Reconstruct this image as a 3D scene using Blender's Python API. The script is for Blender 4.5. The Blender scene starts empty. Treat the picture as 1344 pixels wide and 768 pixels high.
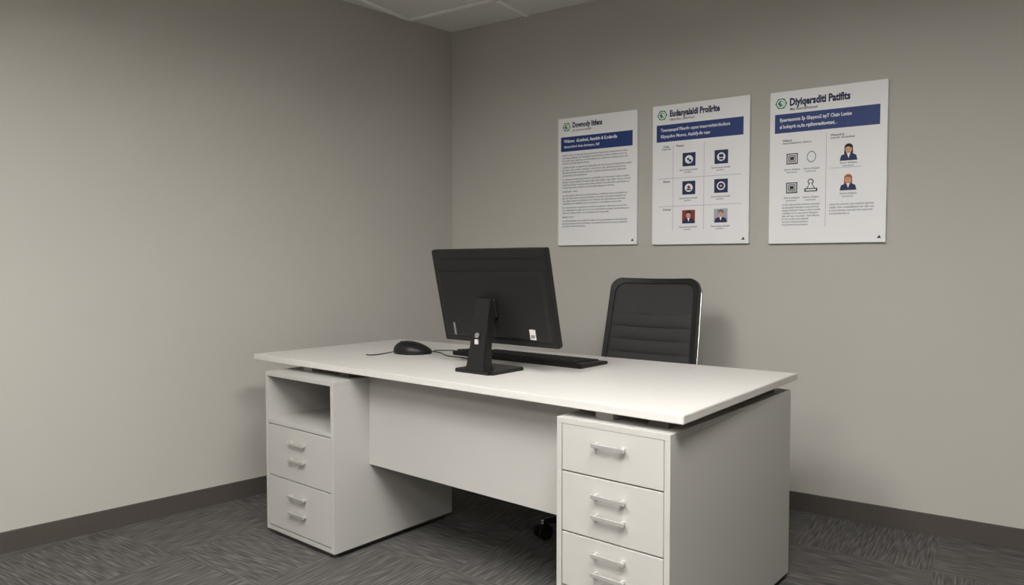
import bpy, bmesh, math, random
from mathutils import Vector, Matrix
random.seed(7)
sc = bpy.context.scene
sc.view_settings.view_transform = 'Standard'

def srgb(r, g, b):
    def c(v):
        v /= 255.
        return v/12.92 if v <= .04045 else ((v+.055)/1.055)**2.4
    return (c(r), c(g), c(b), 1)

# ------------------------------------------------------------ materials
def mat(name, col, rough=.5, metal=0, spec=.5, noise=0, nscale=40, bump=0, bscale=300):
    m = bpy.data.materials.new(name); m.use_nodes = True
    nt = m.node_tree; b = nt.nodes['Principled BSDF']
    b.inputs['Base Color'].default_value = col
    b.inputs['Roughness'].default_value = rough
    b.inputs['Metallic'].default_value = metal
    b.inputs['Specular IOR Level'].default_value = spec
    tc = nt.nodes.new('ShaderNodeTexCoord')
    if noise:
        n = nt.nodes.new('ShaderNodeTexNoise'); n.inputs['Scale'].default_value = nscale
        n.inputs['Detail'].default_value = 4
        nt.links.new(tc.outputs['Object'], n.inputs['Vector'])
        r = nt.nodes.new('ShaderNodeMapRange')
        r.inputs['To Min'].default_value = 1-noise; r.inputs['To Max'].default_value = 1+noise
        nt.links.new(n.outputs['Fac'], r.inputs['Value'])
        h = nt.nodes.new('ShaderNodeHueSaturation'); h.inputs['Color'].default_value = col
        nt.links.new(r.outputs['Result'], h.inputs['Value'])
        nt.links.new(h.outputs['Color'], b.inputs['Base Color'])
    if bump:
        n = nt.nodes.new('ShaderNodeTexNoise'); n.inputs['Scale'].default_value = bscale
        nt.links.new(tc.outputs['Object'], n.inputs['Vector'])
        bp = nt.nodes.new('ShaderNodeBump'); bp.inputs['Strength'].default_value = bump
        bp.inputs['Distance'].default_value = .002
        nt.links.new(n.outputs['Fac'], bp.inputs['Height'])
        nt.links.new(bp.outputs['Normal'], b.inputs['Normal'])
    return m

M_wall = mat('wall_paint', srgb(186, 183, 176), .85, spec=.2, noise=.02, nscale=2.5)
M_ceil = mat('ceiling_tile', srgb(232, 231, 229), .95, spec=.1, noise=.03, nscale=60, bump=.3, bscale=160)
M_tbar = mat('ceiling_grid', srgb(252, 252, 250), .6, noise=.01)
M_base = mat('baseboard_vinyl', srgb(76, 70, 66), .6, noise=.04, nscale=20)
M_desk = mat('desk_laminate', srgb(182, 180, 176), .45, spec=.3, noise=.01, nscale=12)
M_top = mat('desktop_laminate', srgb(207, 204, 200), .42, spec=.4, noise=.01, nscale=12)
M_plinth = mat('plinth_grey', srgb(90, 87, 84), .6, noise=.02)
M_silver = mat('brushed_silver', srgb(225, 223, 220), .3, metal=.7, noise=.05, nscale=90)
M_chrome = mat('chrome', srgb(205, 205, 205), .2, metal=1, noise=.02)
M_blk = mat('black_plastic', srgb(27, 26, 26), .42, spec=.35, noise=.05, nscale=60, bump=.1, bscale=500)
M_blk2 = mat('dark_plastic', srgb(18, 18, 19), .5, spec=.3, noise=.05)
M_key = mat('keycap_black', srgb(38, 38, 40), .55, spec=.3, noise=.04)
M_screen = mat('screen_glass', srgb(10, 10, 12), .12, noise=.02)
M_label = mat('label_white', srgb(205, 203, 200), .6, noise=.02)
M_dot = mat('logo_grey', srgb(130, 130, 132), .4, metal=.3, noise=.02)
M_lamp = mat('fixture_housing', srgb(190, 190, 188), .6, noise=.01)
M_board = mat('poster_board', srgb(240, 240, 242), .5, spec=.3, noise=.008, nscale=30)
M_navy = mat('print_navy', srgb(18, 34, 80), .6, noise=.02)
M_blue = mat('print_blue', srgb(20, 52, 116), .55, noise=.02)
M_grey = mat('print_grey', srgb(110, 112, 118), .7, noise=.02)
M_dgrey = mat('print_dark', srgb(48, 50, 56), .7, noise=.02)
M_lgrey = mat('print_rule', srgb(180, 181, 184), .7, noise=.02)
M_white = mat('print_white', srgb(238, 240, 243), .6, noise=.01)
M_green = mat('print_green', srgb(50, 150, 62), .6, noise=.02)
M_skin = mat('print_skin', srgb(216, 168, 140), .7, noise=.02)
M_red = mat('print_red_hair', srgb(180, 95, 50), .7, noise=.02)
M_hair = mat('print_dark_hair', srgb(40, 28, 26), .7, noise=.02)
M_red2 = mat('print_red', srgb(135, 55, 55), .7, noise=.02)
M_pbg = mat('print_portrait_bg', srgb(170, 176, 186), .7, noise=.02)

def carpet():
    m = bpy.data.materials.new('carpet_tiles'); m.use_nodes = True
    nt = m.node_tree; L = nt.links; b = nt.nodes['Principled BSDF']
    b.inputs['Roughness'].default_value = 1; b.inputs['Specular IOR Level'].default_value = .05
    tc = nt.nodes.new('ShaderNodeTexCoord')
    mp = nt.nodes.new('ShaderNodeMapping'); mp.inputs['Rotation'].default_value = (0, 0, math.radians(34+90))
    L.new(tc.outputs['Object'], mp.inputs['Vector'])
    ck = nt.nodes.new('ShaderNodeTexChecker'); ck.inputs['Scale'].default_value = 2.0
    mp0 = nt.nodes.new('ShaderNodeMapping'); mp0.inputs['Location'].default_value = (.13, .21, .11)
    L.new(mp.outputs['Vector'], mp0.inputs['Vector']); L.new(mp0.outputs['Vector'], ck.inputs['Vector'])
    def strokes(sx, sy):
        q = nt.nodes.new('ShaderNodeMapping'); q.inputs['Scale'].default_value = (sx, sy, 1)
        L.new(mp.outputs['Vector'], q.inputs['Vector'])
        n = nt.nodes.new('ShaderNodeTexNoise'); n.inputs['Scale'].default_value = 1
        n.inputs['Detail'].default_value = 1.0; n.inputs['Roughness'].default_value = .5
        L.new(q.outputs['Vector'], n.inputs['Vector'])
        return n.outputs['Fac']
    s1 = strokes(9, 135); s2 = strokes(135, 9)
    mx = nt.nodes.new('ShaderNodeMix'); mx.data_type = 'FLOAT'
    L.new(ck.outputs['Fac'], mx.inputs[0]); L.new(s1, mx.inputs[2]); L.new(s2, mx.inputs[3])
    cr = nt.nodes.new('ShaderNodeValToRGB')
    e = cr.color_ramp.elements
    e[0].position = .28; e[0].color = srgb(70, 68, 66)
    e[1].position = .78; e[1].color = srgb(114, 111, 108)
    x = e.new(.5); x.color = srgb(87, 85, 83)
    L.new(mx.outputs[0], cr.inputs['Fac'])
    L.new(cr.outputs['Color'], b.inputs['Base Color'])
    bp = nt.nodes.new('ShaderNodeBump'); bp.inputs['Strength'].default_value = .18; bp.inputs['Distance'].default_value = .002
    L.new(mx.outputs[0], bp.inputs['Height']); L.new(bp.outputs['Normal'], b.inputs['Normal'])
    return m
M_carpet = carpet()

def mesh_mat():
    m = mat('chair_mesh_fabric', srgb(46, 46, 48), .8, spec=.2)
    nt = m.node_tree; L = nt.links; b = nt.nodes['Principled BSDF']
    tc = nt.nodes.new('ShaderNodeTexCoord')
    w = nt.nodes.new('ShaderNodeTexWave'); w.inputs['Scale'].default_value = 60; w.bands_direction = 'Z'
    L.new(tc.outputs['Object'], w.inputs['Vector'])
    w2 = nt.nodes.new('ShaderNodeTexWave'); w2.inputs['Scale'].default_value = 60; w2.bands_direction = 'X'
    L.new(tc.outputs['Object'], w2.inputs['Vector'])
    a = nt.nodes.new('ShaderNodeMath'); a.operation = 'MAXIMUM'
    L.new(w.outputs['Fac'], a.inputs[0]); L.new(w2.outputs['Fac'], a.inputs[1])
    cr = nt.nodes.new('ShaderNodeValToRGB'); cr.color_ramp.elements[0].color = srgb(22, 22, 23); cr.color_ramp.elements[1].color = srgb(66, 64, 64)
    L.new(a.outputs[0], cr.inputs['Fac']); L.new(cr.outputs['Color'], b.inputs['Base Color'])
    return m
M_mesh = mesh_mat()

# ------------------------------------------------------------ geometry helpers
def empty(name, loc=(0, 0, 0), rz=0):
    o = bpy.data.objects.new(name, None); o.empty_display_size = .1
    o.location = loc; o.rotation_euler = (0, 0, rz); sc.collection.objects.link(o); return o

def finish(bm, name, m, parent=None, smooth=False, loc=None, rot=None):
    bmesh.ops.recalc_face_normals(bm, faces=bm.faces[:])
    me = bpy.data.meshes.new(name); bm.to_mesh(me); bm.free()
    if not isinstance(m, (list, tuple)): m = [m]
    for x in m: me.materials.append(x)
    if smooth:
        for p in me.polygons: p.use_smooth = True
    o = bpy.data.objects.new(name, me); sc.collection.objects.link(o)
    if parent: o.parent = parent
    if loc: o.location = loc
    if rot: o.rotation_euler = rot
    return o

def addbox(bm, x0, x1, y0, y1, z0, z1, mi=0):
    v = [bm.verts.new(p) for p in [(x0,y0,z0),(x1,y0,z0),(x1,y1,z0),(x0,y1,z0),(x0,y0,z1),(x1,y0,z1),(x1,y1,z1),(x0,y1,z1)]]
    for f in [(0,3,2,1),(4,5,6,7),(0,1,5,4),(1,2,6,5),(2,3,7,6),(3,0,4,7)]:
        fc = bm.faces.new([v[i] for i in f]); fc.material_index = mi

def box(name, x0, x1, y0, y1, z0, z1, m, parent=None, bev=0, seg=2, **k):
    bm = bmesh.new(); addbox(bm, min(x0,x1), max(x0,x1), min(y0,y1), max(y0,y1), min(z0,z1), max(z0,z1))
    if bev: bmesh.ops.bevel(bm, geom=bm.edges[:], offset=bev, segments=seg, affect='EDGES', profile=.5)
    return finish(bm, name, m, parent, **k)

def prism(name, pts, z0, z1, m, parent=None, bev=0, **k):
    """extrude xy polygon from z0 to z1"""
    bm = bmesh.new()
    lo = [bm.verts.new((x, y, z0)) for x, y in pts]; hi = [bm.verts.new((x, y, z1)) for x, y in pts]
    bm.faces.new(lo[::-1]); bm.faces.new(hi)
    n = len(pts)
    for i in range(n): bm.faces.new([lo[i], lo[(i+1)%n], hi[(i+1)%n], hi[i]])
    if bev: bmesh.ops.bevel(bm, geom=bm.edges[:], offset=bev, segments=2, affect='EDGES')
    return finish(bm, name, m, parent, **k)

def cyl(name, r, z0, z1, m, parent=None, seg=24, r2=None, **k):
    bm = bmesh.new()
    bmesh.ops.create_cone(bm, cap_ends=True, segments=seg, radius1=r, radius2=r if r2 is None else r2, depth=z1-z0,
                          matrix=Matrix.Translation((0, 0, (z0+z1)/2)))
    o = finish(bm, name, m, parent, **k)
    for p in o.data.polygons:
        if len(p.vertices) == 4: p.use_smooth = True
    return o

def tube(name, pts, r, m, parent=None):
    cu = bpy.data.curves.new(name, 'CURVE'); cu.dimensions = '3D'; cu.bevel_depth = r; cu.bevel_resolution = 3
    s = cu.splines.new('NURBS'); s.points.add(len(pts)-1)
    for p, q in zip(s.points, pts): p.co = (*q, 1)
    s.use_endpoint_u = True; s.order_u = 3; cu.resolution_u = 8
    cu.materials.append(m)
    o = bpy.data.objects.new(name, cu); sc.collection.objects.link(o)
    bpy.context.view_layer.update()
    me = bpy.data.meshes.new_from_object(o.evaluated_get(bpy.context.evaluated_depsgraph_get()))
    bpy.data.objects.remove(o)
    for p in me.polygons: p.use_smooth = True
    o = bpy.data.objects.new(name, me); sc.collection.objects.link(o)
    if parent: o.parent = parent
    return o

# ------------------------------------------------------------ room
Cn = Vector((-.37, 4.545)); dR = Vector((.832, -.555)).normalized(); dL = Vector((-.7085, -.7055)).normalized()
HC = 2.577
R = Cn + dR*5.6; Lp = Cn + dL*6.0
B2 = R + Vector((dR.y, -dR.x))*5.0; B1 = Lp + Vector((.707, -.707))*4.2
poly = [Cn, R, B2, B1, Lp]
cen = sum(poly, Vector((0, 0)))/5
def wall(name, P, Q):
    d = (Q-P).normalized(); n = Vector((-d.y, d.x))
    if n.dot(P-cen) < 0: n = -n
    e = .1
    prism(name, [P, Q, Q+n*e, P+n*e], 0, HC, M_wall)
    return d, n
def baseb(name, P, Q):
    d = (Q-P).normalized(); n = Vector((-d.y, d.x))
    if n.dot(P-cen) < 0: n = -n
    prism(name, [P, Q, Q-n*.012, P-n*.012], 0, .085, M_base)
names = ['right', 'east', 'back', 'west', 'left']
for i, nm in enumerate(names):
    P, Q = poly[i], poly[(i+1) % 5]
    wall('wall_'+nm, P, Q); baseb('baseboard_'+nm, P, Q)
big = [cen+(p-cen)*1.03 for p in poly]
prism('floor', [tuple(p) for p in big], -.1, 0, M_carpet)
prism('ceiling', [tuple(p) for p in big], HC, HC+.1, M_ceil)

# ceiling T-bar grid aligned with the right wall
ag = math.atan2(dR.y, dR.x)
nI = Vector((dR.y, -dR.x))       # into room
def inside(p):
    s = None
    for i in range(5):
        a, b = poly[i], poly[(i+1) % 5]
        c = (b-a).x*(p-a).y-(b-a).y*(p-a).x
        if s is None: s = c > 0
        elif (c > 0) != s: return False
    return True
bm = bmesh.new()
def clipseg(o, d):
    ts = [k*.02 for k in range(-400, 500) if inside(o+d*(k*.02))]
    return (min(ts), max(ts)) if ts else None
def strip(o, d, w):
    t = clipseg(o, d)
    if not t: return
    n = Vector((-d.y, d.x))*w/2
    a, b = o+d*t[0], o+d*t[1]
    z0, z1 = HC-.008, HC+.001
    q = [a-n, b-n, b+n, a+n]
    lo = [bm.verts.new((p.x, p.y, z0)) for p in q]; hi = [bm.verts.new((p.x, p.y, z1)) for p in q]
    bm.faces.new(lo); bm.faces.new(hi)
    for i in range(4): bm.faces.new([lo[i], lo[(i+1)%4], hi[(i+1)%4], hi[i]])
for k in range(12): strip(Cn + nI*(.318+.61*k), dR, .026)
for k in range(-9, 10): strip(Cn + dR*(.551+.61*k), nI, .026)
finish(bm, 'trim_ceiling_grid', M_tbar)

# surface troffer lights on the ceiling grid
def troffer(gx, gy, power, name='ceiling_light_panel'):
    c = Cn + dR*(.551+.61*gx+.305) + nI*(.318+.61*gy+.61)
    e = empty(name, (c.x, c.y, HC), ag)
    D = -.085  # unseen frame lips, deepened to cut light off the upper walls
    box('frame_a', -.30, .30, -.60, -.57, D, 0, M_lamp, e); box('frame_b', -.30, .30, .57, .60, D, 0, M_lamp, e)
    box('frame_c', -.30, -.27, -.57, .57, D, 0, M_lamp, e); box('frame_d', .27, .30, -.57, .57, D, 0, M_lamp, e)
    m = bpy.data.materials.get('troffer_diffuser')
    if not m:
        m = mat('troffer_diffuser', (.9, .9, .9, 1), .6)
        b = m.node_tree.nodes['Principled BSDF']
        b.inputs['Emission Color'].default_value = (1, .98, .945, 1)
        b.inputs['Emission Strength'].default_value = power
    box('diffuser', -.27, .27, -.57, .57, -.020, -.001, m, e)
PW = 41
troffer(1, 4, PW); troffer(3, 3, PW); troffer(2, 7, PW)

# ------------------------------------------------------------ desk
DR = math.atan2(-.641, .7675)
desk = empty('office_desk', (.456, 1.931, 0), DR)
prism('desktop', [(0, 0), (-.027, .970), (-2.10, .86), (-2.111, 0)], .727, .752, M_top, desk, bev=.002)

def handle(nm, xc, z, parent, yf):
    box(nm+'_bar', xc-.056, xc+.056, yf-.020, yf-.014, z-.006, z+.006, M_silver, parent, bev=.0015)
    box(nm+'_post_a', xc-.050, xc-.040, yf-.015, yf+.001, z-.005, z+.005, M_silver, parent)
    box(nm+'_post_b', xc+.040, xc+.050, yf-.015, yf+.001, z-.005, z+.005, M_silver, parent)

def pedestal(tag, xl, xr, yf, yb, zt, zb, cuts, opens, handles):
    t = .018
    box(tag+'_side_a', xl, xl+t, yf, yb, zb, zt-t, M_desk, desk, bev=.001)
    box(tag+'_side_b', xr-t, xr, yf, yb, zb, zt-t, M_desk, desk, bev=.001)
    box(tag+'_top', xl, xr, yf, yb, zt-t, zt, M_desk, desk, bev=.001)
    box(tag+'_back', xl+t, xr-t, yb-t, yb, zb, zt-t, M_desk, desk)
    box(tag+'_bottom', xl+t, xr-t, yf+.002, yb-t, zb, zb+t, M_desk, desk)
    for i, (z1, z0) in enumerate(cuts):
        box(tag+'_drawer_%d' % i, xl+t+.002, xr-t-.002, yf+.001, yf+.019, z0, z1, M_desk, desk, bev=.0015)
        box(tag+'_drawer_box_%d' % i, xl+t+.012, xr-t-.012, yf+.02, yf+.4, z0+.01, z1-.02, M_desk, desk)
    if opens:
        box(tag+'_shelf', xl+t, xr-t, yf+.001, yb-t, opens-.016, opens, M_desk, desk, bev=.001)
    for i, z in enumerate(handles): handle(tag+'_handle_%d' % i, (xl+xr)/2, z, desk, yf)
    box(tag+'_plinth', xl+.03, xr-.03, yf+.03, yb-.03, 0, zb, M_plinth, desk)

pedestal('right_pedestal', -.410, -.032, -.010, .915, .698, .022,
         [(.680, .540), (.536, .357), (.353, .192), (.188, .045)], None, [.634, .485, .425, .312, .256, .15, .10])
pedestal('left_pedestal', -1.912, -1.440, -.065, .585, .700, .024,
         [(.478, .262), (.258, .046)], .498, [.423, .354, .200, .132])
for tag, xl, xr, zt, yb in [('r', -.37, -.07, .698, .85), ('l', -1.86, -1.49, .700, .54)]:
    box('spacer_%s_0' % tag, xl+.06, xl+.12, .05, yb, zt, .728, M_desk, desk)
    box('spacer_%s_1' % tag, xr-.06, xr, .05, yb, zt, .728, M_plinth, desk)
box('modesty_panel', -1.440, -.410, .112, .132, .344, .727, M_desk, desk, bev=.001)
box('rear_rail', -1.440, -.410, .60, .62, .66, .727, M_desk, desk)

# ------------------------------------------------------------ monitor (stands on the desktop)
ZT = .752
mon = empty('computer_monitor', (0, 0, 0), 0)
def dloc(a, b): return (.456-.7675*a+.641*b, 1.931+.641*a+.7675*b)
mx, my = dloc(.938, .29)
mon.location = (mx, my, ZT); mon.rotation_euler = (0, 0, DR)
bm = bmesh.new(); addbox(bm, -.105, .085, -.10, .10, 0, .012)
bmesh.ops.bevel(bm, geom=[e for e in bm.edges if abs(e.verts[0].co.z-e.verts[1].co.z) > .005], offset=.012, segments=4, affect='EDGES')
bmesh.ops.bevel(bm, geom=[e for e in bm.edges if e.verts[0].co.z > .01 and e.verts[1].co.z > .01], offset=.002, segments=2, affect='EDGES')
finish(bm, 'base_plate', M_blk, mon)
bm = bmesh.new()
def loop(z, xc, w, y0, y1): return [bm.verts.new(p) for p in [(xc-w/2, y0, z), (xc+w/2, y0, z), (xc+w/2, y1, z), (xc-w/2, y1, z)]]
ls = [loop(.010, 0, .100, -.095, -.035), loop(.03, 0, .092, -.092, -.045), loop(.10, 0, .082, -.078, -.040), loop(.20, 0, .074, -.060, -.022), loop(.275, 0, .068, -.047, -.008)]
bm.faces.new(ls[0]); bm.faces.new(ls[-1])
for a, b in zip(ls, ls[1:]):
    for i in range(4): bm.faces.new([a[i], a[(i+1)%4], b[(i+1)%4], b[i]])
bmesh.ops.bevel(bm, geom=[e for e in bm.edges if abs(e.verts[0].co.z-e.verts[1].co.z) > .005], offset=.004, segments=2, affect='EDGES')
finish(bm, 'neck', M_blk, mon)
hd = empty('head'); hd.parent = mon
tilt = math.radians(13.2)
hd.location = (0, .040, .100); hd.rotation_euler = (tilt, 0, 0)
W0, W1, Hh = -.278, .290, .368
bm = bmesh.new(); addbox(bm, W0, W1, -.004, .024, 0, Hh)
bmesh.ops.bevel(bm, geom=bm.edges[:], offset=.004, segments=3, affect='EDGES')
finish(bm, 'bezel', M_blk, hd)
box('screen', W0+.012, W1-.012, .0235, .0245, .02, Hh-.012, M_screen, hd)
bm = bmesh.new()
def lp(y, x0, x1, z0, z1): return [bm.verts.new(p) for p in [(x0, y, z0), (x1, y, z0), (x1, y, z1), (x0, y, z1)]]
ls = [lp(-.003, W0+.02, W1-.02, .02, Hh-.080), lp(-.014, W0+.03, W1-.03, .03, Hh-.084), lp(-.016, W0+.034, W1-.034, .034, Hh-.087)]
bm.faces.new(ls[-1])
for a, b in zip(ls, ls[1:]):
    for i in range(4): bm.faces.new([a[i], a[(i+1)%4], b[(i+1)%4], b[i]])
finish(bm, 'rear_shell', M_blk, hd)
box('top_groove', W0+.05, W1-.05, -.0052, -.0035, Hh-.036, Hh-.033, M_blk2, hd)
box('vesa_mount', -.040, .040, -.030, -.014, .11, .185, M_blk2, hd, bev=.006)
box('rating_label', .178, .204, -.0185, -.0155, .034, .072, M_label, hd)
box('rating_label_print', .182, .200, -.0190, -.0185, .040, .052, M_dot, hd)
box('port_tag', -.205, -.196, -.0185, -.0155, .03, .080, M_dot, hd)
c = cyl('neck_badge', .010, 0, .006, M_dot, mon, loc=(0, -.076, .140), rot=(math.radians(80), 0, 0))
box('neck_tag', -.007, .007, -.086, -.079, .108, .126, M_label, mon)

# ------------------------------------------------------------ keyboard
kx, ky = dloc(1.048, .640)
kb = empty('computer_keyboard', (kx, ky, ZT), DR)
kw, kd = .69, .195
bm = bmesh.new()
v = [bm.verts.new(p) for p in [(-kw/2,-kd/2,0),(kw/2,-kd/2,0),(kw/2,kd/2,0),(-kw/2,kd/2,0),(-kw/2,-kd/2,.020),(kw/2,-kd/2,.020),(kw/2,kd/2,.012),(-kw/2,kd/2,.012)]]
for f in [(0,3,2,1),(4,5,6,7),(0,1,5,4),(1,2,6,5),(2,3,7,6),(3,0,4,7)]: bm.faces.new([v[i] for i in f])
bmesh.ops.bevel(bm, geom=bm.edges[:], offset=.003, segments=2, affect='EDGES')
finish(bm, 'case', M_blk, kb)
bm = bmesh.new()
px = kw/22.3
for r in range(6):
    yk = -kd/2+.018+r*(kd-.03)/6+.008
    z0 = .020-.008*((yk+kd/2)/kd)
    x = -kw/2+.012
    while x < kw/2-.03:
        w = px
        if r == 5 and abs(x) < .10 and x > -.12: w = px*5.5
        if not ((-.17 < x < -.155) or (-.285 < x < -.27)):
            s = .003
            x0, x1, y0, y1 = x+.0015, x+w-.0015, yk-.011, yk+.011
            lo = [bm.verts.new(p) for p in [(x0,y0,z0-.002),(x1,y0,z0-.002),(x1,y1,z0-.002),(x0,y1,z0-.002)]]
            hi = [bm.verts.new(p) for p in [(x0+s,y0+s,z0+.007),(x1-s,y0+s,z0+.007),(x1-s,y1-s,z0+.006),(x0+s,y1-s,z0+.006)]]
            bm.faces.new(hi)
            for i in range(4): bm.faces.new([lo[i], lo[(i+1)%4], hi[(i+1)%4], hi[i]])
        x += w
finish(bm, 'keys', M_key, kb)
# ------------------------------------------------------------ mouse
ms = empty('computer_mouse', (-.448, 3.29, ZT), math.radians(-8))
bm = bmesh.new()
bmesh.ops.create_uvsphere(bm, u_segments=32, v_segments=20, radius=1)
for v in bm.verts:
    x, y, z = v.co
    z = max(z, -.25)
    k = 1-.14*x*x
    hump = (1.0 - .28*(x-.15)) if z > 0 else 1
    v.co = (x*.089, y*.058*k, (z+.25)*.043*hump)
finish(bm, 'shell', M_blk, ms, smooth=True)
w = cyl('scroll_wheel', .012, -.004, .004, M_dgrey, ms, loc=(-.050, 0, .045), rot=(math.radians(90), 0, 0))
tube('cable', [(-.083, 0, .008), (-.105, -.005, .005), (-.125, -.05, .003), (-.15, -.09, .003), (-.175, -.10, .003), (-.19, -.08, .003)], .0022, M_blk2, ms)
kc = empty('usb_cable')
tube('strand', [(-.37, 3.33, ZT+.006), (-.32, 3.31, ZT+.003), (-.30, 3.22, ZT+.003), (-.27, 3.17, ZT+.003), (-.22, 3.14, ZT+.003), (-.15, 3.05, ZT+.003), (-.10, 2.98, ZT+.003)], .0022, M_blk2, kc)
tube('strand_b', [(-.36, 3.36, ZT+.006), (-.30, 3.40, ZT+.003), (-.22, 3.36, ZT+.003), (-.18, 3.37, ZT+.003)], .0022, M_blk2, kc)

# ------------------------------------------------------------ office chair
ch = empty('office_chair', (.465, 3.13, 0), math.atan2(-.6, .8))
cw = Vector((.128-.465, 3.045-3.13)); ca = math.atan2(cw.y, cw.x) - ch.rotation_euler.z
for k in range(5):
    a = ca + k*2*math.pi/5
    bm = bmesh.new()
    pts = []
    for r, hw, zb, zt in [(.02, .026, .075, .125), (.17, .020, .070, .105), (.34, .014, .062, .084)]:
        pts.append([bm.verts.new(p) for p in [(r, -hw, zb), (r, hw, zb), (r, hw*.7, zt), (r, -hw*.7, zt)]])
    bm.faces.new(pts[0]); bm.faces.new(pts[-1])
    for p, q in zip(pts, pts[1:]):
        for i in range(4): bm.faces.new([p[i], p[(i+1)%4], q[(i+1)%4], q[i]])
    bmesh.ops.bevel(bm, geom=bm.edges[:], offset=.004, segments=2, affect='EDGES')
    finish(bm, 'base_leg_%d' % k, M_blk, ch, rot=(0, 0, a))
    cx, cy = .345*math.cos(a), .345*math.sin(a)
    cyl('caster_stem_%d' % k, .008, .045, .075, M_chrome, ch, loc=(cx, cy, 0))
    for s in (-1, 1):
        cyl('caster_wheel_%d_%s' % (k, 'a' if s < 0 else 'b'), .032, -.010, .010, M_blk2, ch,
            loc=(cx + s*.017*math.cos(a+1.9), cy + s*.017*math.sin(a+1.9), .032), rot=(math.radians(90), 0, a+1.9-math.pi/2))
    box('caster_hood_%d' % k, -.014, .014, -.02, .02, .028, .064, M_blk, ch, bev=.006, loc=(cx, cy, 0), rot=(0, 0, a+1.9))
cyl('gas_lift_sleeve', .03, .08, .26, M_blk, ch); cyl('gas_lift_rod', .016, .26, .40, M_chrome, ch)
box('tilt_mechanism', -.09, .09, -.10, .14, .39, .43, M_blk2, ch, bev=.01)
bm = bmesh.new(); addbox(bm, -.245, .245, -.24, .235, .43, .50)
bmesh.ops.bevel(bm, geom=[e for e in bm.edges if abs(e.verts[0].co.z-e.verts[1].co.z) > .01], offset=.07, segments=6, affect='EDGES')
bmesh.ops.bevel(bm, geom=[e for e in bm.edges if abs(e.verts[0].co.z-e.verts[1].co.z) < .001], offset=.018, segments=3, affect='EDGES')
finish(bm, 'seat_cushion', M_mesh, ch, smooth=True)
bk = empty('back_assembly'); bk.parent = ch; bk.location = (0, .232, .50); bk.rotation_euler = (math.radians(-12.5), 0, 0)
HB = .60
def hw(z):
    t = z/HB
    return .234-.012*t
def cy(x): return -.028*(x/.23)**2
def outline(inset=0, n=12):
    pts = []; r = .055
    zt = HB-inset; zb = 0+inset
    w1 = hw(HB)-inset; w0 = hw(0)-inset
    for k in range(9): pts.append(((w1-r)*k/9, zt))
    for k in range(n+1):
        a = math.pi/2*k/n; pts.append((w1-r+r*math.sin(a), zt-r+r*math.cos(a)))
    for k in range(n+1):
        a = math.pi/2*k/n; pts.append((w0-r+r*math.cos(a), zb+r-r*math.sin(a)))
    for k in range(9): pts.append(((w0-r)*(8-k)/9, zb))
    return pts + [(-x, z) for x, z in pts[::-1][1:-1]]
O = outline(); I = outline(.024)
bm = bmesh.new()
NX, NZ = 16, 120
g = []
for j in range(NZ+1):
    z = .012+(HB-.024)*j/NZ
    row = []
    hwid = hw(z)-.010
    rr = .05
    if z > HB-.012-rr: hwid = hw(z)-.010-rr+math.sqrt(max(0, rr*rr-(z-(HB-.012-rr))**2))
    if z < .012+rr: hwid = hw(z)-.010-rr+math.sqrt(max(0, rr*rr-((.012+rr)-z)**2))
    rib = 0
    if .06 < z < .43:
        ph = ((z-.06)/.0617) % 1
        rib = -.016*(abs(math.sin(math.pi*ph))**.4)
    for i in range(NX+1):
        x = hwid*(2*i/NX-1)
        edge = 1-abs(2*i/NX-1)**6
        row.append(bm.verts.new((x, cy(x)-.002+rib*edge, z)))
    g.append(row)
for j in range(NZ):
    for i in range(NX): bm.faces.new([g[j][i], g[j][i+1], g[j+1][i+1], g[j+1][i]])
o = finish(bm, 'back_mesh', M_mesh, bk, smooth=True)
sm = o.modifiers.new('thick', 'SOLIDIFY'); sm.thickness = .006
bm = bmesh.new()
n = len(O); rings = []
for (xo, zo), (xi, zi) in zip(O, I):
    rings.append([bm.verts.new((xo, cy(xo)-.014, zo)), bm.verts.new((xi, cy(xi)-.016, zi)), bm.verts.new((xi, cy(xi)+.014, zi)), bm.verts.new((xo, cy(xo)+.014, zo))])
for k in range(n):
    a, b = rings[k], rings[(k+1) % n]
    for i in range(4): bm.faces.new([a[i], a[(i+1)%4], b[(i+1)%4], b[i]])
finish(bm, 'back_frame', M_blk, bk)
for s in (-1, 1):
    tube('chrome_rail_%s' % ('l' if s < 0 else 'r'),
         [(s*hw(HB)*.8, .016, HB-.012), (s*(hw(HB)-.006), .004, HB-.035), (s*(hw(HB)+.001), -.002, HB-.10), (s*(hw(.3)+.001), -.002, .3), (s*(hw(0)+.001), -.002, .04), (s*.19, .02, -.02), (s*.16, -.05, -.085), (s*.10, -.15, -.085)], .006, M_chrome, bk)
box('back_bracket', -.20, .20, .016, .034, .06, .12, M_blk2, bk, bev=.006)
box('lumbar_spine', -.035, .035, .0, .03, -.09, .12, M_blk2, bk, bev=.008)

# ------------------------------------------------------------ posters on the right wall
def text_mesh(body, size, bold=0, spacing=1.0, line=1.0):
    cu = bpy.data.curves.new('t', 'FONT'); cu.body = body; cu.size = size; cu.offset = bold; cu.space_character = spacing
    cu.space_line = line; cu.resolution_u = 2
    o = bpy.data.objects.new('t', cu); sc.collection.objects.link(o)
    bpy.context.view_layer.update()
    me = bpy.data.meshes.new_from_object(o.evaluated_get(bpy.context.evaluated_depsgraph_get()))
    bpy.data.objects.remove(o); bpy.data.curves.remove(cu)
    return me

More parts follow.
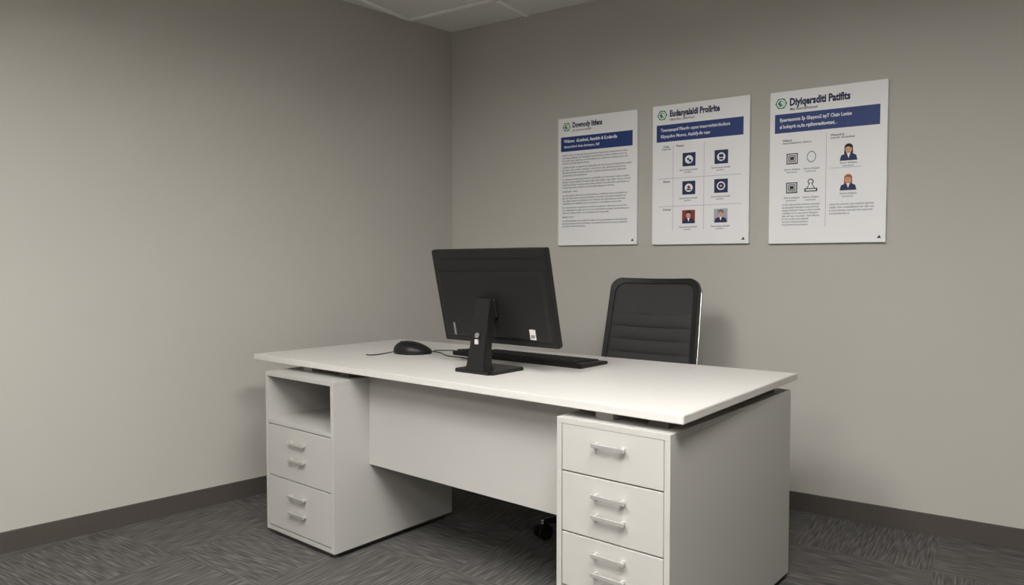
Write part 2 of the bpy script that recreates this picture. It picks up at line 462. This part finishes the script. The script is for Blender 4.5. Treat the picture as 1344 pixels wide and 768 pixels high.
class Poster:
    def __init__(s, s0, s1, z0, z1):
        p = Cn+dR*s0
        s.w, s.h = s1-s0, z1-z0
        s.root = box('wall_poster', 0, s.w, -.020, -.001, 0, s.h, M_board, None, bev=.0012, loc=(p.x, p.y, z0), rot=(0, 0, ag))
    def P(s, fx, fy): return fx*s.w, s.h*(1-fy)
    def add(s, me, nm, m, x, z, lay):
        me.materials.clear(); me.materials.append(m)
        o = bpy.data.objects.new(nm, me); sc.collection.objects.link(o); o.parent = s.root
        o.location = (x, -.0203-.0003*lay, z); o.rotation_euler = (math.pi/2, 0, 0)
        return o
    def text(s, fx, fy, body, hfrac, m, bold=0, width=None, line=1.0, nm='print_text', lay=1):
        me = text_mesh(body, hfrac*s.h, bold*hfrac*s.h, 1.0, line)
        x, z = s.P(fx, fy)
        o = s.add(me, nm, m, x, z, lay)
        if width:
            wd = max(v.co.x for v in me.vertices)-min(v.co.x for v in me.vertices)
            k = width*s.w/wd
            for v in me.vertices: v.co.x *= k
    def poly(s, pts, m, lay=1, nm='print_shape'):
        bm = bmesh.new(); bm.faces.new([bm.verts.new((fx*s.w, -.0203-.0003*lay, s.h*(1-fy))) for fx, fy in pts])
        me = bpy.data.meshes.new(nm); bm.to_mesh(me); bm.free(); me.materials.append(m)
        o = bpy.data.objects.new(nm, me); sc.collection.objects.link(o); o.parent = s.root
    def rect(s, x0, y0, x1, y1, m, lay=1, nm='print_block'): s.poly([(x0, y1), (x1, y1), (x1, y0), (x0, y0)], m, lay, nm)
    def disc(s, cx, cy, r, m, lay=1, sx=1, sy=1, nm='print_disc', n=28, a0=0, a1=2*math.pi):
        q = s.w/s.h
        s.poly([(cx+r*sx*math.cos(a0+(a1-a0)*i/n), cy-r*sy*q*math.sin(a0+(a1-a0)*i/n)) for i in range(n)], m, lay, nm)
    def frame(s, x0, y0, x1, y1, t, m, lay=1):
        q = s.w/s.h
        s.rect(x0, y0, x1, y0+t*q, m, lay); s.rect(x0, y1-t*q, x1, y1, m, lay); s.rect(x0, y0, x0+t, y1, m, lay); s.rect(x1-t, y0, x1, y1, m, lay)
    def logo(s, cx, cy, r):
        s.disc(cx, cy, r, M_green, 1, n=6, nm='logo'); s.disc(cx, cy, r*.70, M_white, 2, nm='logo')
        s.disc(cx, cy, r*.52, M_blue, 3, nm='logo', n=6); s.disc(cx+r*.1, cy, r*.34, M_white, 4, nm='logo'); s.disc(cx-r*.1, cy+r*.08, r*.26, M_green, 5, nm='logo', n=6)
    def person(s, cx, cy, r, hair, bg=None, long=False):
        q = s.w/s.h
        if bg: s.rect(cx-r, cy-r*q, cx+r, cy+r*q, bg, 1, 'portrait')
        Y = lambda t: cy+t*r*q
        if long: s.poly([(cx-.46*r, Y(.25)), (cx+.46*r, Y(.25)), (cx+.42*r, Y(-.6)), (cx-.42*r, Y(-.6))], hair, 2, 'portrait')
        s.disc(cx, Y(-.45), r*.44, hair, 2, nm='portrait')
        s.poly([(cx-.92*r, Y(1)), (cx+.92*r, Y(1)), (cx+.78*r, Y(.42)), (cx+.25*r, Y(.18)), (cx-.25*r, Y(.18)), (cx-.78*r, Y(.42))], M_navy, 3, 'portrait')
        s.poly([(cx, Y(.75)), (cx+.2*r, Y(.15)), (cx-.2*r, Y(.15))], M_white, 4, 'portrait')
        s.disc(cx, Y(-.25), r*.34, M_skin, 5, sy=1.35, nm='portrait')
        s.poly([(cx-.36*r, Y(-.44)), (cx-.05*r, Y(-.56)), (cx+.36*r, Y(-.40)), (cx+.3*r, Y(-.74)), (cx, Y(-.84)), (cx-.3*r, Y(-.74))], hair, 6, 'portrait')
        for e in (-1, 1): s.disc(cx+e*.13*r, Y(-.28), r*.045, M_hair, 7, nm='portrait', n=10)
        s.rect(cx-.10*r, Y(-.02), cx+.10*r, Y(.03), M_red2, 7, 'portrait')

def words(n):
    syl = ['an', 'ter', 'com', 'pi', 'lor', 'ed', 'ast', 'mo', 'dis', 'ure', 'tal', 'on', 'ver', 'ist', 'ab', 'cu', 'ra', 'el']
    return ' '.join(''.join(random.choice(syl) for _ in range(random.randint(1, 4))) for _ in range(n))

Z0, Z1 = 1.256, 1.963
SO = -.012
p1 = Poster(.779+SO, 1.255+SO, Z0+.004, Z1-.002)
p1.logo(.115, .070, .055)
p1.text(.19, .078, 'Downody Iitfens', .056, M_navy, .04, width=.38)
p1.text(.19, .108, 'sio sol teroresivitl', .024, M_dgrey, .01, width=.24)
p1.rect(.04, .148, .945, .262, M_blue)
p1.text(.08, .192, 'Wahsne  dLteilnsti, Assslidv & E.oderdla', .034, M_white, .03, width=.68, lay=2)
p1.text(.08, .234, 'doeoritlrd dres lsrmaso, liiif', .028, M_white, .02, width=.46, lay=2)
y = .298
for ln, last in [(4, .35), (4, .32), (4, .66), (1, .2), (4, .75), (3, .6), (1, .15), (3, .3)]:
    for i in range(ln):
        w = last if i == ln-1 else random.uniform(.80, .87)
        p1.text(.06, y, words(max(2, int(12*w))), .020, M_dgrey, .005, width=w); y += .0212
    y += .010
p1.poly([(.93, .975), (.965, .975), (.95, .955)], M_dgrey)

p2 = Poster(1.340+SO, 1.834+SO, Z0, Z1)
p2.logo(.105, .070, .055)
p2.text(.185, .083, 'Eudanyalaldi Prollrlte', .060, M_navy, .045, width=.52)
p2.text(.185, .113, 'idesirshsi, caltsrlesal', .024, M_dgrey, .01, width=.26)
p2.rect(.045, .140, .94, .262, M_blue)
p2.text(.09, .188, 'Toeonanapaf Piberliv cayoe imacrvtvhtiv/dodiont', .032, M_white, .02, width=.72, lay=2)
p2.text(.09, .233, 'Iilliyepdinv Monve, Aiaildfy-fiv raav', .032, M_white, .02, width=.52, lay=2)
p2.text(.12, .305, 'Pdstp', .02, M_dgrey, .02); p2.text(.26, .305, 'Phensc', .02, M_dgrey, .02)
p2.text(.10, .322, 'Clolarmia', .018, M_dgrey, .01); p2.text(.12, .555, 'Phasta', .02, M_dgrey, .02); p2.text(.12, .755, 'Dsnhsp', .02, M_dgrey, .02)
for yy in (.525, .725): p2.rect(.07, yy, .93, yy+.003, M_lgrey)
for xx in (.225, .55): p2.rect(xx, .29, xx+.004, .90, M_lgrey)
q = p2.w/p2.h
for r_, cy_ in enumerate((.400, .600, .805)):
    for c_, cx_ in enumerate((.395, .725)):
        if r_ < 2:
            s_ = .068
            p2.rect(cx_-s_, cy_-s_*q, cx_+s_, cy_+s_*q, M_navy, 1, 'icon')
            p2.disc(cx_, cy_, .042, M_white, 2, nm='icon')
            if (r_, c_) == (0, 0): p2.disc(cx_-.008, cy_-.003, .012, M_navy, 3, nm='icon'); p2.disc(cx_+.012, cy_+.01, .014, M_navy, 3, nm='icon')
            if (r_, c_) == (0, 1): p2.rect(cx_-.022, cy_-.018, cx_+.022, cy_+.003, M_navy, 3); p2.rect(cx_-.02, cy_+.008, cx_+.02, cy_+.02, M_navy, 3)
            if (r_, c_) == (1, 0): p2.disc(cx_, cy_-.004, .016, M_red2, 3, nm='icon'); p2.rect(cx_-.024, cy_+.008, cx_+.024, cy_+.018, M_navy, 3)
            if (r_, c_) == (1, 1): p2.disc(cx_, cy_, .030, M_navy, 3, nm='icon'); p2.disc(cx_, cy_, .016, M_red2, 4, nm='icon'); p2.disc(cx_, cy_, .007, M_white, 5, nm='icon')
        else:
            p2.person(cx_, cy_, .068, M_hair if c_ == 0 else M_grey, M_red2 if c_ == 0 else M_pbg)
        p2.text(cx_-.10, cy_+.078, 'Sasmstipicdviaft', .018, M_grey, .01, width=.19); p2.text(cx_-.05, cy_+.094, 'eaimdovt', .015, M_grey, .01)
p2.poly([(.93, .975), (.965, .975), (.95, .955)], M_dgrey)

p3 = Poster(1.928+SO, 2.424+SO, Z0-.004, Z1-.006)
p3.logo(.10, .078, .055)
p3.text(.175, .096, 'Diyiqersditi Patifits', .066, M_navy, .045, width=.52)
p3.text(.18, .128, 'Mes liaterosl/tosynpal', .024, M_dgrey, .015, width=.24)
p3.rect(.045, .148, .94, .272, M_blue)
p3.text(.09, .197, 'Eysartaemnts Sp Ghpysrs2 isyT Chaiv Lonise', .032, M_white, .025, width=.62, lay=2)
p3.text(.09, .242, 'al bohsyrit cs,/ta rqtihmrenltovtuni, .', .032, M_white, .025, width=.50, lay=2)
p3.text(.12, .330, 'Nltacsr', .020, M_dgrey, .02); p3.text(.12, .347, 'Estsntaslsipfkenvit, Adtivmn', .018, M_dgrey, .01, width=.25)
p3.text(.535, .320, 'Wasonf ts', .020, M_dgrey, .02); p3.text(.535, .337, 'Daniefn Garlesbdal', .018, M_dgrey, .01, width=.2)
p3.rect(.50, .295, .504, .895, M_lgrey); p3.rect(.54, .522, .80, .525, M_lgrey)
q = p3.w/p3.h
for cy_ in (.445, .635):
    cx_ = .205; s_ = .05
    p3.frame(cx_-s_, cy_-s_*q, cx_+s_, cy_+s_*q, .009, M_dgrey)
    p3.frame(cx_-.032, cy_-.032*q, cx_+.032, cy_+.025*q, .008, M_dgrey, 2)
    p3.rect(cx_-.018, cy_-.018*q, cx_+.018, cy_+.012*q, M_dgrey, 2)
    for k in range(4): p3.rect(cx_-.03+.018*k, cy_+.031*q, cx_-.02+.018*k, cy_+.040*q, M_dgrey, 2)
p3.disc(.375, .440, .040, M_grey, 1, sy=1.3, n=32); p3.disc(.375, .440, .034, M_board, 2, sy=1.3, n=32)
p3.disc(.372, .637, .058, M_dgrey, 1, sx=.95, n=3, a0=math.pi/2, a1=math.pi/2+2*math.pi); p3.disc(.372, .600, .026, M_dgrey, 2)
p3.disc(.372, .633, .040, M_board, 3, sx=.9, n=3, a0=math.pi/2, a1=math.pi/2+2*math.pi); p3.disc(.372, .600, .017, M_board, 4)
p3.rect(.318, .643, .430, .665, M_dgrey, 5); p3.rect(.330, .649, .418, .659, M_board, 6)
p3.person(.69, .425, .080, M_hair, None, True); p3.person(.69, .615, .076, M_red, None, True)
for cx_, cy_ in [(.205, .52), (.375, .52), (.205, .705), (.375, .705), (.69, .500), (.69, .693)]:
    p3.text(cx_-.07, cy_, 'Sasrnt dvilapsa', .018, M_grey, .01, width=.14); p3.text(cx_-.05, cy_+.017, 'eaimdovta', .015, M_grey, .01, width=.09)
y = .750
for i in range(8):
    p3.text(.12, y, words(5), .018, M_grey, .01, width=(.34 if i < 5 else .24)*random.uniform(.93, 1)); y += .0188
y = .760
for i in range(4):
    p3.text(.535, y, words(6), .019, M_grey, .01, width=(.38 if i < 3 else .18)*random.uniform(.94, 1)); y += .0195
p3.poly([(.93, .975), (.965, .975), (.95, .955)], M_dgrey)

# ------------------------------------------------------------ world + camera
w = bpy.data.worlds.new('room_ambient'); sc.world = w; w.use_nodes = True
w.node_tree.nodes['Background'].inputs['Color'].default_value = (1, .98, .95, 1)
w.node_tree.nodes['Background'].inputs['Strength'].default_value = .1
cam = bpy.data.cameras.new('camera'); cam.sensor_width = 36; cam.lens = 36*960/1344; cam.clip_start = .05
co = bpy.data.objects.new('camera', cam); sc.collection.objects.link(co)
co.location = (0, 0, 1.155); co.rotation_euler = (math.radians(90)-math.atan(37/960), 0, 0)
sc.camera = co
